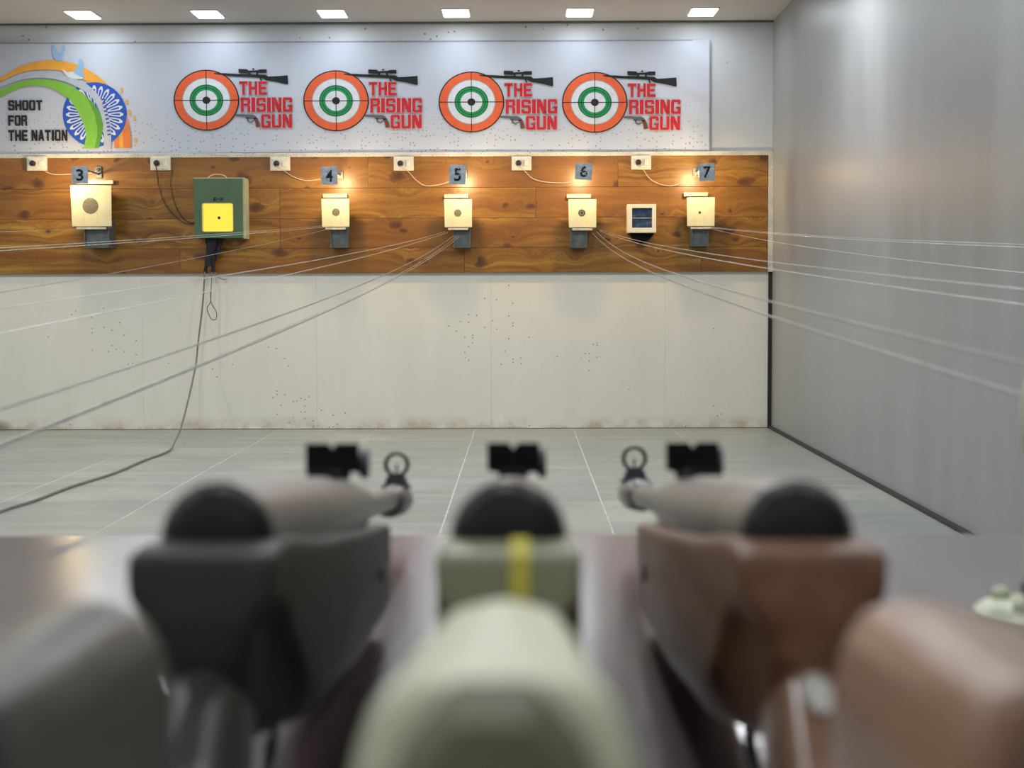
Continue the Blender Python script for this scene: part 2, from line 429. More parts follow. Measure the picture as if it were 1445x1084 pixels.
M['grey_metal'] = mat('grey_painted_metal', (0.12, 0.135, 0.13), 0.42, metal=0.3, var=0.25, vscale=25)
M['card'] = mat('target_card', (0.60, 0.56, 0.36), 0.6, var=0.05, vscale=14)
M['card_line'] = mat('card_slot', (0.52, 0.45, 0.26), 0.7, var=0.1)
M['bull'] = mat('bull_grey', (0.13, 0.115, 0.075), 0.6, var=0.25, vscale=90)
M['bull_dark'] = mat('bull_dark', (0.03, 0.027, 0.022), 0.6, var=0.25, vscale=90)
M['ledge'] = mat('ledge_metal', (0.50, 0.46, 0.36), 0.4, metal=0.2, var=0.2, vscale=30)
M['green_box'] = mat('green_painted_box', (0.062, 0.125, 0.058), 0.45, var=0.1, vscale=6)
M['beige_side'] = mat('beige_box_side', (0.40, 0.40, 0.26), 0.5, var=0.08)
M['yellow_glow'] = mat('yellow_lit_window', (0.75, 0.55, 0.05), 0.4, var=0.05, emit=(1.0, 0.70, 0.045), estr=0.62)
M['yellow_rim'] = mat('yellow_rim', (0.72, 0.60, 0.20), 0.5, var=0.05)
M['black_cloth'] = mat('black_cloth', (0.012, 0.012, 0.014), 0.8, var=0.4, vscale=40, bump=0.5)
M['white_frame'] = mat('white_plastic_frame', (0.72, 0.66, 0.52), 0.45, var=0.05)
M['wire'] = mat('drawn_steel_line', (0.24, 0.235, 0.21), 0.3, metal=0.2, var=0.2, vscale=30)
M['wire_pale'] = mat('pale_nylon_line', (0.62, 0.60, 0.56), 0.25, metal=0.2, var=0.2, vscale=30)
M['cream_metal'] = mat('cream_enamel', (0.50, 0.53, 0.38), 0.35, var=0.1, vscale=20)
M['counter'] = mat('maroon_laminate', (0.070, 0.044, 0.050), 0.25, spec=0.8, var=0.3, vscale=6, coat=0.6)
M['counter_edge'] = mat('maroon_edge', (0.05, 0.02, 0.022), 0.35, var=0.2)
M['steel'] = mat('blued_steel', (0.16, 0.145, 0.135), 0.34, metal=0.85, var=0.15, vscale=30)
M['steel_warm'] = mat('worn_steel', (0.20, 0.18, 0.16), 0.36, metal=0.75, var=0.15, vscale=30)
M['charcoal_butt_lit'] = mat('charcoal_butt_lit', (0.052, 0.050, 0.046), 0.35, var=0.15, vscale=30)  # charcoal stock lightened; light on the comb is put into the colour
M['olive_butt_lit'] = mat('olive_butt_lit', (0.56, 0.57, 0.40), 0.4, var=0.08, vscale=12)  # olive stock lightened to paint in the light falling on the comb
M['walnut_butt_lit'] = mat('walnut_butt_lit', (0.27, 0.15, 0.095), 0.33, var=0.15, vscale=20, coat=.2)  # walnut lightened likewise, comb brightness painted in
M['steel_highlight'] = mat('steel_highlight', (0.85, 0.85, 0.83), 0.3, metal=0.1, var=0.05)  # near-white and hardly metallic; the highlight is put into the colour
M['cap'] = mat('black_end_cap', (0.006, 0.007, 0.009), 0.5, spec=0.25, var=0.2)
M['matt_black'] = mat('matt_black_metal', (0.003, 0.003, 0.0035), 0.75, spec=0.2, var=0.3)
M['blue_black'] = mat('blued_sight_metal', (0.055, 0.068, 0.080), 0.4, metal=0.5, var=0.2)
M['charcoal_stock'] = mat('charcoal_stock', (0.034, 0.035, 0.031), 0.48, spec=0.28, var=0.15, vscale=40, bump=0.15, bscale=300)
M['olive_stock'] = mat('pale_olive_stock', (0.25, 0.255, 0.155), 0.38, var=0.08, vscale=12)
M['olive_brown'] = mat('olive_brown_side', (0.17, 0.13, 0.06), 0.4, var=0.15, vscale=12)
M['olive_pad'] = mat('olive_pad', (0.11, 0.105, 0.06), 0.65, var=0.15, vscale=30)
M['yellow_stripe'] = mat('yellow_stripe', (0.52, 0.45, 0.05), 0.45, var=0.05)
M['dark_pad'] = mat('dark_rubber_pad', (0.025, 0.024, 0.022), 0.6, var=0.2)
M['brown_pad'] = mat('brown_rubber_pad', (0.10, 0.06, 0.03), 0.6, var=0.2)
def walnut():
    m = mat('brown_wood_stock', (0.2, 0.1, 0.05), 0.42, spec=0.3)
    N, L, b = base_of(m)
    g = noise(N, L, mapping(N, L, (30, 3, 30)), 1.5, 5, 0.6)
    L.new(ramp(N, L, g, [(0.3, (0.115, 0.052, 0.028)), (0.7, (0.21, 0.105, 0.058))]), b.inputs['Base Color'])
    return m
M['walnut'] = walnut()
def blue_film():
    m = mat('blue_film', (0.02, 0.05, 0.12), 0.3)
    N, L, b = base_of(m)
    g = noise(N, L, mapping(N, L, (22, 1, 40)), 1.0, 4, 0.6)
    L.new(ramp(N, L, g, [(0.35, (0.006, 0.01, 0.022)), (0.55, (0.02, 0.06, 0.15)), (0.7, (0.10, 0.17, 0.26))]), b.inputs['Base Color'])
    return m
M['blue_film'] = blue_film()

# ------------------------------------------------------------------ room shell
YB = -3.6   # wall behind the firing line
def struct(name, bm, m, parent=None):
    o = obj(name, bm, m, parent)
    if parent is None: o['kind'] = 'structure'
    return o
Z0 = Vector((0, 0, 0))
floor = struct('floor', bx(XL - .1, XR + .1, YB - .1, D + .1, -0.12, -0.0005), M['grout'])
ceiling = struct('ceiling', bx(XL - .1, XR + .1, YB - .1, D + .1, CEIL, CEIL + .1), M['ceiling'])
wall_back = struct('wall_back', bx(XL - .1, XR + .1, D, D + .12, 0, CEIL), M['upper'])
wall_right = struct('wall_right', bx(XR, XR + .12, YB, D, 0, CEIL), M['grey_wall'])
wall_left = struct('wall_left', bx(XL - .12, XL, YB, D, 0, CEIL), M['plain'])
wall_front = struct('wall_front', bx(XL, XR, YB - .12, YB, 0, CEIL), M['plain'])

# floor tiles: each one a piece of the floor
tw, td = 0.645, 0.585
shared = {}
nx0, k = -1.594, 0
xs = [nx0 + tw * i for i in range(-7, 6)]
ys = [9.985 - td * j for j in range(0, 13)]
for i in range(len(xs) - 1):
    for j in range(len(ys) - 1):
        x0, x1 = max(xs[i], XL), min(xs[i + 1], XR - 0.001); y1, y0 = ys[j], ys[j + 1]
        if x1 - x0 < 0.05: continue
        key = (round(x1 - x0, 3))
        if key not in shared:
            b_ = bx(-(x1 - x0) / 2 + .0035, (x1 - x0) / 2 - .0035, -td / 2 + .0018, td / 2 - .0018, -0.008, 0, 0.0003)
            me = bpy.data.meshes.new('floor_tile'); b_.to_mesh(me); b_.free(); me.materials.append(M['tile']); shared[key] = me
        o = bpy.data.objects.new('floor_tile', shared[key]); COL.objects.link(o); o.parent = floor
        o.location = ((x0 + x1) / 2, (y0 + y1) / 2, random.uniform(-0.0002, 0.0002))
# unseen rest of the floor under and behind the counter
obj('floor_slab', bx(XL, XR, YB, ys[-1], -0.006, 0.0), M['tile'], floor)

# lower back wall: white panels with fine joints
zw = at(700, 385, 9.96).z
joints = [XL] + [at(px, 500, D).x for px in (-780, -535, -290, -45, 202, 447, 693, 938)] + [at(1083, 500, D).x]
for a, b_ in zip(joints[:-1], joints[1:]):
    o = obj('wall_panel', bx(a + .0003, b_ - .0003, D - .012, D, 0.004, zw + 0.03, .0006), M['panel'], wall_back)
corner_x = at(1083, 500, D).x
tr = struct('trim_1', bx(corner_x, XR - .001, D - .03, D, 0, zw), M['black_trim'])
tr2 = struct('trim_2', bx(at(1084, 300, 9.95).x, XR - .001, D - .055, D, zw, at(1084, 216, 9.95).z), M['trim'])
zt0, zt1 = at(700, 220.5, 9.95).z, at(700, 214.5, 9.95).z
tr3 = struct('trim_3', bx(XL, XR - .001, D - .05, D, zt0, zt1, .002), M['trim'])
# black strip at the foot of the right wall
bb = struct('baseboard_right', bx(XR - .022, XR, YB, D - .03, 0, .016, .002), M['black_trim'])
# thin cornice line where back wall meets ceiling
struct('trim_4', bx(XL, XR, D - .02, D, CEIL - .012, CEIL, .003), M['grey_metal'])

# pine backboard: planks picked apart one by one
backboard = empty('pine_backboard', (at(500, 385, D).x, D - .02, zw), 'knotty varnished pine backboard of long horizontal planks along the back wall', 'backboard')
obj('backing_sheet', bx(XL, at(1083, 300, D).x, D - .022, D - .012, zw + .003, zt0), M['shadow_gap'], backboard)
rows = [at(700, y, 9.955).z for y in (219.5, 264.5, 307.5, 349.5, 384.5)]
cuts = [[-500, -100, 520, 872, 1083], [-380, 395, 756, 1083], [-220, 395, 836, 1083], [-420, 253, 655, 990, 1083]]
for r_, cl in enumerate(cuts):
    X = [XL] + [at(px, 300, 9.955).x for px in cl]
    for a, b_ in zip(X[:-1], X[1:]):
        t = random.uniform(0, .0015)
        o = obj('plank', bx(a + .0008, b_ - .0008, 9.955 - t, D - .021, rows[r_ + 1] + .0009, rows[r_] - .0009, .0012), M['pine'], backboard, off=((a + b_) / 2, 9.96, (rows[r_] + rows[r_ + 1]) / 2))
        o.location = Vector(((a + b_) / 2, 9.96, (rows[r_] + rows[r_ + 1]) / 2)) - backboard.location

# ------------------------------------------------------------------ ceiling downlights
def downlight(x, y, sx, sy, power, label, group, col=COOL):
    t = empty('ceiling_light', (x, y, CEIL), label, 'ceiling light', group)
    fr = BM(); box(fr, x - sx / 2 - .01, x + sx / 2 + .01, y - sy / 2 - .01, y + sy / 2 + .01, CEIL - .006, CEIL, .002)
    obj('frame', fr, M['lamp_frame'], t)
    obj('diffuser', bx(x - sx / 2, x + sx / 2, y - sy / 2, y + sy / 2, CEIL - .010, CEIL - .004, .002), M['lens_cool'], t)
    ld = bpy.data.lights.new('lamp_light', 'AREA'); ld.shape = 'RECTANGLE'; ld.size = sx; ld.size_y = sy; ld.energy = power; ld.color = col
    lo = bpy.data.objects.new('lamp_light', ld); COL.objects.link(lo); lo.parent = t; lo.location = (0, 0, -.013)
    return t
names = ['leftmost of the six square lit downlights in the ceiling', 'lit square downlight above the leftmost ring logo of the banner',
         'lit square downlight above the second ring logo from the left', 'lit square downlight above the third ring logo from the left',
         'lit square downlight above the rightmost ring logo of the banner', 'rightmost lit square downlight, nearest the grey wall']
for px, nm in zip((117, 293, 469, 643.5, 818, 992), names):
    p = at(px, 25, 9.66)
    downlight(p.x, 9.66, .158, .245, P_BACK, nm, 'row of downlights over the targets')
for yy, pw in ((7.3, P_MID * 1.35), (4.3, P_MID), (1.5, P_FRONT), (-1.6, 13.0)):  # unseen rows added for light; the rearmost lifts the rifles' rear faces
    for xx in (-5.0, -3.4, -1.8, -0.2, 1.05):
        downlight(xx, yy, .16, .24, pw, 'unseen square downlight added in the ceiling nearer the firing counter', 'unseen downlights added outside the frame', NEUT)

# ------------------------------------------------------------------ banner
YBN = 9.985
bL, bR = XL + 0.6, at(1002, 100, YBN).x
zT, zB = at(700, 57.5, YBN).z, at(700, 214.5, YBN).z
banner = empty('printed_banner', (at(420, 214, YBN).x, YBN, zB), 'long glossy white vinyl banner with slogan and ring logos above the pine boards', 'banner')
bm = BM(); nxs, nzs = 150, 22; grid = []
for i in range(nxs + 1):
    u = i / nxs; x = bL + (bR - bL) * u; colv = []
    for j in range(nzs + 1):
        v = j / nzs; z = zB + (zT - zB) * v
        k = max(0, (x - (bR - .26)) / .26)                       # creases run out from the right end
        dy = -0.010 * k * abs(math.sin((z - zB) * 17 + x * 9)) - 0.006 * k * k
        if v < .12: dy -= .004 * (1 - v / .12) * (0.5 + 0.5 * math.sin(x * 13)) * (0 if x < at(960, 0, YBN).x and False else 1)
        x2 = x - 0.006 * k * (1 - abs(2 * v - 1)) 
        z2 = z + (0.010 * math.sin(u * 19) * (v - .5) * 0.5 if j in (0, nzs) else 0)
        colv.append(bm.verts.new((x2, YBN + dy, z2)))
    grid.append(colv)
for i in range(nxs):
    for j in range(nzs): bm.faces.new((grid[i][j], grid[i + 1][j], grid[i + 1][j + 1], grid[i][j + 1]))
r_ = bmesh.ops.extrude_face_region(bm, geom=list(bm.faces))
bmesh.ops.translate(bm, verts=[g for g in r_['geom'] if isinstance(g, bmesh.types.BMVert)], vec=(0, .002, 0))
sheet = obj('vinyl_sheet', bm, M['banner'], banner, smooth=True)
M['banner'].node_tree  # marks near the lower hem only
sheet.location = (0, 0, 0)
# shift the mark limit into the sheet's own frame
for n in M['banner'].node_tree.nodes:
    if n.type == 'MATH' and n.operation == 'SUBTRACT' and abs(n.inputs[0].default_value - 2.05) < 1e-5: n.inputs[0].default_value = 0.42
    if n.type == 'MATH' and n.operation == 'MULTIPLY' and abs(n.inputs[1].default_value - 4.0) < 1e-4: n.inputs[1].default_value = 2.6

edge_bm = BM(); xr_ = at(1001.5, 100, YBN).x  # dark strips put in for the shadow along the banner's edges
box(edge_bm, bL, xr_ - .02, YBN - .0035, YBN - .0010, zT - .006, zT + .002); box(edge_bm, xr_ - .006, xr_ + .003, YBN - .022, YBN - .004, zB + .004, zT - .006, .001)
obj('edge_shadow_strip', edge_bm, mat('edge_shadow_grey', (0.26, 0.27, 0.30), 0.5, var=0.2), banner)
def C1(cx, cy): return (cx / 3.4405, cy / 3.4405)                # measured on an enlarged detail
YP = YBN - .0045                                                # face of the print
def P2(px, py): v = at(px, py, YP); return (v.x, v.z)
def printed(name, pts, layer, m, parent=banner):
    return obj(name, slab(pts, YP - .0004 * layer, .0004), m, parent)

def logo(cx, cy):
    e = bpy.data.objects.new('ring_logo', None); COL.objects.link(e); e.parent = banner
    c = at(cx, cy, YP); e.location = c - banner.location
    sc = (at(cx + 1, cy, YP).x - c.x)
    def q(dx, dy): return (c.x + dx / 3.4405 * sc, c.z - dy / 3.4405 * sc)
    ky = 42.2 * sc; kx = 45.8 / 42.2
    prt = lambda n, b, m: obj(n, b, m, e)
    prt('white_field', disc_slab(c.x, c.z, ky, YP, .0004, kx), M['ink_white'])
    prt('orange_ring', ring_slab(c.x, c.z, ky * .985, ky * .735, YP - .0004, .0004, kx), M['ink_orange'])
    prt('outer_outline', ring_slab(c.x, c.z, ky * 1.01, ky * .975, YP - .0008, .0004, kx), M['ink_black'])
    prt('inner_outline', ring_slab(c.x, c.z, ky * .745, ky * .72, YP - .0008, .0004, kx), M['ink_shadow'])
    prt('green_ring', ring_slab(c.x, c.z, ky * .50, ky * .335, YP - .0004, .0004, kx), M['ink_green'])
    prt('green_outline', ring_slab(c.x, c.z, ky * .52, ky * .49, YP - .0008, .0004, kx), M['ink_dgreen'])
    prt('green_line', ring_slab(c.x, c.z, ky * .43, ky * .405, YP - .0008, .0004, kx), M['ink_dgreen'])
    b = BM(); t = ky * .012
    box(b, c.x - ky * kx, c.x + ky * kx, YP - .0016, YP - .0012, c.z - t, c.z + t); box(b, c.x - t, c.x + t, YP - .0016, YP - .0012, c.z - ky, c.z + ky)
    prt('crosshair', b, M['ink_black'])
    prt('centre_dot', disc_slab(c.x, c.z, ky * .12, YP - .0016, .0005, kx), M['ink_black'])
    # scoped rifle silhouette
    b = BM()
    for pl in ([(38, -131), (100, -129), (165, -125), (165, -113), (110, -116), (40, -126)],
               [(160, -126), (230, -124), (290, -121), (302, -112), (345, -114), (396, -118), (398, -76), (388, -75), (345, -86), (305, -93), (290, -95), (276, -103), (262, -107), (200, -111), (160, -113)],
               [(158, -150), (200, -148), (207, -141), (250, -143), (262, -147), (294, -147), (294, -130), (262, -130), (250, -134), (207, -132), (200, -129), (158, -131)],
               [(205, -133), (215, -133), (215, -122), (205, -122)], [(243, -135), (253, -135), (253, -121), (243, -121)],
               [(225, -145), (235, -145), (235, -152), (225, -152)], [(258, -110), (264, -109), (272, -92), (264, -92)]):
        slab([q(*p) for p in pl], YP - .0020, .0005, b)
    prt('rifle_print', b, M['ink_black'])
    b = BM()
    for pl in ([(140, 70), (150, 67), (225, 70), (240, 77), (246, 88), (236, 92), (224, 90), (190, 88), (184, 80), (140, 77)],
               [(192, 84), (205, 84), (203, 98), (214, 104), (226, 96), (230, 99), (216, 110), (198, 104)]):
        slab([q(*p) for p in pl], YP - .0008, .0005, b)
    prt('revolver_print', b, M['ink_grey'])
    prt('revolver_grip_print', slab([q(*p) for p in [(226, 86), (246, 86), (254, 104), (259, 128), (239, 131), (236, 108)]], YP - .0008, .0005), M['ink_brown'])
    for s, x0, x1, y0, y1 in (('THE', 160, 295, -90, -24), ('RISING', 166, 417, -12, 58), ('GUN', 264, 415, 68, 135)):
        a, z1 = q(x0, y0); b2, z0 = q(x1, y1)
        g = 1.6 / 3.44 * sc
        block_letters('lettering_outline', s, a, b2, z0, z1, YP - .0004, .0003, M['ink_shadow'], e, grow=g * 1.5)
        block_letters('lettering_rim', s, a, b2, z0, z1, YP - .0008, .0003, M['ink_white'], e, grow=g * .75)
        block_letters('lettering', s, a, b2, z0, z1, YP - .0012, .0004, M['ink_red'], e)
    return e
for cx, cy in ((291.3, 141.5), (474.2, 142.3), (665.2, 144), (839.3, 144.5)): logo(cx, cy)

# slogan and emblem at the left
em = bpy.data.objects.new('slogan_emblem', None); COL.objects.link(em); em.parent = banner
em.location = at(134, 163, YP) - banner.location
def pr(name, pts, layer, m): return printed(name, [P2(*C1(*p)) for p in pts], layer, m, em)
def dense(pts, n=6):
    return [(v.x, v.y) for v in smoothpath([(a, b, 0) for a, b in pts], n)]
lo = dense([(-420, 560), (-300, 500), (-160, 440), (0, 378), (100, 322), (230, 292), (350, 306), (450, 352), (540, 428), (600, 520), (632, 630), (638, 718)])
li = dense([(555, 718), (556, 640), (530, 540), (470, 440), (390, 376), (300, 345), (200, 338), (100, 354), (0, 398), (-160, 460), (-300, 515), (-420, 575)])
pr('amber_swoosh', lo + li, 1, M['ink_amber'])
pr('rust_swoosh', [(585, 500), (604, 530), (632, 630), (638, 718), (600, 718), (596, 600)], 2, M['ink_rust'])
pr('rust_band', [(556, 640), (578, 640), (580, 718), (555, 718)], 2, M['ink_rust'])
c = at(*C1(460, 556), YP); rr = (at(*C1(615, 556), YP).x - c.x)
obj('blue_disc', disc_slab(c.x, c.z, rr, YP - .0012, .0004, 1.0), M['ink_blue'], em)
b = BM(); b2 = BM()
for k in range(24):
    a = 2 * math.pi * k / 24; da = 2 * math.pi / 24 * .36
    def pt(r, t): return (c.x + rr * r * math.cos(a + t), c.z + rr * r * math.sin(a + t))
    slab([pt(.30, 0), pt(.60, -da), pt(.80, -da * .95), pt(.90, -da * .3), pt(.90, da * .3), pt(.80, da * .95), pt(.60, da)], YP - .0016, .0004, b)
    slab([pt(.46, 0), pt(.64, -da * .42), pt(.78, -da * .4), pt(.80, 0), pt(.78, da * .4), pt(.64, da * .42)], YP - .0020, .0004, b2)
obj('white_petals', b, M['ink_white'], em); obj('petal_hearts', b2, M['ink_blue'], em)
pr('pale_swoosh', dense([(-300, 520), (-100, 440), (0, 402), (120, 352), (240, 350), (340, 376), (420, 408), (490, 480), (535, 590), (540, 718)]) + dense([(505, 718), (500, 600), (470, 510), (420, 450), (330, 402), (230, 380), (120, 385), (0, 425), (-100, 470), (-300, 545)]), 6, M['ink_pale'])
b = BM()
for k in range(10):
    y = 480 + k * 19; x = 492 + 30 * math.sin(k / 10 * 1.5)
    slab([P2(*C1(x, y)), P2(*C1(x + 16, y - 3)), P2(*C1(x + 18, y + 5)), P2(*C1(x + 2, y + 8))], YP - .0030, .0004, b)
obj('dotted_band', b, M['ink_blue'], em)
pr('green_swoosh', dense([(-300, 560), (-100, 480), (0, 440), (110, 394), (230, 387), (330, 410), (420, 468), (480, 538), (500, 610), (490, 680), (478, 720)]) + dense([(405, 720), (418, 660), (402, 592), (352, 502), (300, 455), (230, 422), (120, 420), (0, 472), (-100, 520), (-300, 600)]), 8, M['ink_lime'])
pr('green_shade', dense([(420, 468), (480, 538), (500, 610), (490, 680), (478, 720)]) + dense([(460, 720), (474, 640), (462, 560)]), 9, M['ink_lime2'])
for pl in ([(252, 222), (262, 218), (276, 246), (284, 262), (298, 248), (304, 222), (314, 220), (318, 240), (306, 270), (300, 292), (286, 298), (268, 290), (256, 270)],
           [(384, 290), (398, 284), (408, 312), (402, 344), (412, 376), (392, 372), (368, 374), (344, 372), (340, 354), (364, 342), (380, 318)]):
    pr('dove_print', pl, 7, M['ink_sky'])
pr('white_dove_print', [(302, 336), (330, 352), (352, 348), (390, 372), (408, 378), (392, 386), (350, 382), (320, 368)], 8, M['ink_white'])
for x, y in ((590, 438), (616, 496), (630, 546), (652, 574), (660, 682)):
    pr('gold_fleck', [(x - 7, y - 9), (x + 3, y - 12), (x + 8, y + 8), (x - 2, y + 12)], 1, M['ink_amber'])
for s, x0, x1, y0, y1 in (('SHOOT', 40, 207, 487, 536), ('FOR', 40, 133, 560, 611), ('THE NATION', 41, 329, 632, 684)):
    a, z1 = P2(*C1(x0, y0)); b2, z0 = P2(*C1(x1, y1))
    block_letters('slogan_lettering', s, a, b2, z0, z1, YP - .0040, .0005, M['ink_black'], em, gap=.13)

# ------------------------------------------------------------------ sockets with plugs and cords on the top board
YW = 9.953
def cord(name, pts, r, m, parent=None, n=8): return obj(name, tube(BM(), smoothpath(pts, n), r, 6), m, parent, smooth=True)
socks = [(53.5, 231.5, 'white wall socket with black plug, leftmost on the pine board'),
         (227.5, 231, 'white wall socket with black plug, up and left of the green box'),
         (396, 231.5, 'white wall socket with black plug, above and left of the plate marked four'),
         (570, 231.5, 'white wall socket with black plug, between the plates marked four and five'),
         (736, 231, 'white wall socket with black plug, between the plates marked five and six'),
         (904.5, 230, 'white wall socket with black plug, above the white framed window box')]
for i, (px, py, lb) in enumerate(socks):
    p = at(px, py, YW)
    t = empty('wall_socket', (p.x, YW, p.z - .046), lb, 'socket', 'sockets along the top plank')
    hw, hh = .064, .045
    obj('back_box', box(BM(), p.x - hw, p.x + hw, YW - .030, YW, p.z - hh, p.z + hh, .004), M['socket'], t)
    obj('face_plate', box(BM(), p.x - hw + .008, p.x + hw - .008, YW - .036, YW - .028, p.z - hh + .008, p.z + hh - .008, .003), M['socket'], t)
    obj('rocker_switch', box(BM(), p.x + .018, p.x + .044, YW - .042, YW - .034, p.z - .020, p.z + .020, .003), M['white_frame'], t)
    b = BM()
    for dx, dz in ((-.030, .012), (-.018, .012)): lathe(b, [(-.037, .003), (-.030, .003)], (p.x + dx, YW, p.z + dz), 'Y', 8)
    obj('pin_hole', b, M['black_plastic'], t)
    # plug is its own thing with its cord
    wx = p.x - .020
    black = i == 1
    if black:
        path = [(wx, YW - .060, p.z - .015), (wx + .004, YW - .03, p.z - .10)] + [tuple(at(x, y, 9.93)) for x, y in ((224, 262), (232, 286), (247, 305), (262, 315), (276, 313))] + [tuple(at(284, 306, 9.91))]
        lab, mm = 'black cord drooping from its plug down to the green box', M['black_cord']
    else:
        ends = {0: [(60, 240), (75, 246), (96, 246), (112, 245), (130, 244), (138, 240)], 2: [(402, 242), (415, 250), (432, 255), (452, 253)],
                3: [(577, 243), (587, 254), (600, 262), (618, 261), (636, 256)], 4: [(742, 243), (752, 252), (770, 257), (800, 258), (812, 252)],
                5: [(908, 240), (918, 253), (932, 260), (950, 262), (976, 252), (986, 240)]}[i]
        path = [(wx, YW - .060, p.z - .015)] + [tuple(at(x, y, 9.935)) for x, y in ends]
        lab = {0: 'white cord drooping behind the plate marked 3', 2: 'white cord from a plug to the lamp of plate 4', 3: 'white cord sagging in a deep loop to plate 5',
               4: 'white cord from a plug towards plate 6', 5: 'white cord drooping from the rightmost plug to plate 7'}[i]
        mm = M['white_cord']
    t2 = empty('power_cord', path[0], lab, 'power cord', 'cords of the target lamps')
    obj('plug', lathe(BM(), [(-.064, .008), (-.060, .017), (-.045, .020), (-.036, .019)], (wx, YW, p.z), 'Y', 16), M['black_plastic'], t2, smooth=True)
    cord('cable', path, .0026 if not black else .004, mm, t2)
c2 = [tuple(at(x, y, 9.94)) for x, y in ((243, 240), (241, 262), (246, 286), (256, 305), (268, 314), (280, 310))]
tag(cord('loose_cable', c2, .003, M['black_cord']), 'thin brown cable hanging right of the black one beside the green box', 'cable')

# ------------------------------------------------------------------ lane lamps with number plates
def lane_lamp(px, py, w_, h_, digit, label, tilt=0, broken=False, side=1, lx=0.0):
    Y = 9.62
    p = at(px, py, Y); sc = Y / F_PX; hw, hh = w_ / 2 * sc, h_ / 2 * sc
    t = empty('lane_lamp', (p.x, YW, p.z), label, 'lamp', 'numbered lamps over the targets')
    arm = BM(); tube(arm, [(p.x + side * .03, YW, p.z + .03), (p.x + side * .03, Y + .08, p.z + .034), (p.x + side * .01, Y + .03, p.z + .02)], .006, 8)
    obj('arm', arm, M['grey_metal'], t, smooth=True)
    obj('wall_bracket', box(BM(), p.x + side * .03 - .022, p.x + side * .03 + .022, YW - .012, YW, p.z + .005, p.z + .055, .003), M['grey_metal'], t)
    hood = BM(); box(hood, p.x - .038, p.x + .038, Y + .006, Y + .065, p.z + .018, p.z + .044, .005)
    obj('lamp_hood', hood, M['grey_metal'], t)
    obj('lamp_lens', box(BM(), p.x - .024, p.x + .024, Y + .012, Y + .055, p.z + .012, p.z + .019, .002), M['lens_warm'], t)
    pl = box(BM(), p.x - hw, p.x + hw, Y, Y + .004, p.z - hh, p.z + hh, .0015)
    bmesh.ops.rotate(pl, verts=pl.verts, cent=p, matrix=Matrix.Rotation(R(tilt), 3, 'Y'))
    plo = obj('number_plate', pl, M['silver'], t)
    lettering('digit', digit, p.x - hw * .42, p.x + hw * .45, p.z - hh * .68, p.z + hh * .68, Y - .0005, .001, M['ink_black'], plo, .018)
    if broken:
        b = BM(); rnd = random.Random(px)
        for k in range(8):
            cx, cz = p.x + rnd.uniform(-.6, .6) * hw, p.z + rnd.uniform(-.8, .8) * hh
            slab([(cx + .007 * rnd.uniform(.4, 1) * math.cos(a), cz + .006 * rnd.uniform(.4, 1) * math.sin(a)) for a in [i * 1.05 for i in range(6)]], Y - .0018, .0006, b)
        obj('paint_chip', b, M['silver'], plo)
    ld = bpy.data.lights.new('warm_bulb', 'POINT'); ld.energy = P_SPOT; ld.color = WARM; ld.shadow_soft_size = .025
    lo_ = bpy.data.objects.new('warm_bulb', ld); COL.objects.link(lo_); lo_.parent = t
    lo_.location = Vector((p.x + lx, Y - .05, p.z - hh - .012)) - t.location
    lo_.location = Vector((p.x + lx, Y + .035, p.z - .008)) - t.location
    return t
lane_lamp(112.5, 247, 23, 24, '3', 'grey lamp plate with a black 3 above the largest target card', lx=-.09)
lane_lamp(464.5, 248, 22.5, 25, '4', 'grey lamp plate with a clean black 4', tilt=-2, lx=.03)
lane_lamp(645.5, 246.5, 23, 27, '5', 'grey lamp plate with a chipped black 5', tilt=2, broken=True, lx=.03)
lane_lamp(823.5, 242, 24, 23, '6', 'grey lamp plate with a blotted black 6, lit bright from behind', tilt=2, broken=True)
lane_lamp(997.5, 243, 23, 24, '7', 'grey lamp plate with a worn 7, nearest the right wall', tilt=-3, broken=True, side=-1, lx=-.05)
t = empty('cable_clamp', tuple(at(139, 240, YW)), 'small grey clamp on the pine right of plate 3', 'clamp')
p = at(139, 240, YW)
obj('clamp_body', box(BM(), p.x - .022, p.x + .022, YW - .018, YW, p.z - .022, p.z + .022, .004), M['grey_metal'], t)
obj('clamp_screw', lathe(BM(), [(-.030, .010), (-.018, .012)], (p.x + .004, YW, p.z), 'Y', 12), M['black_plastic'], t)

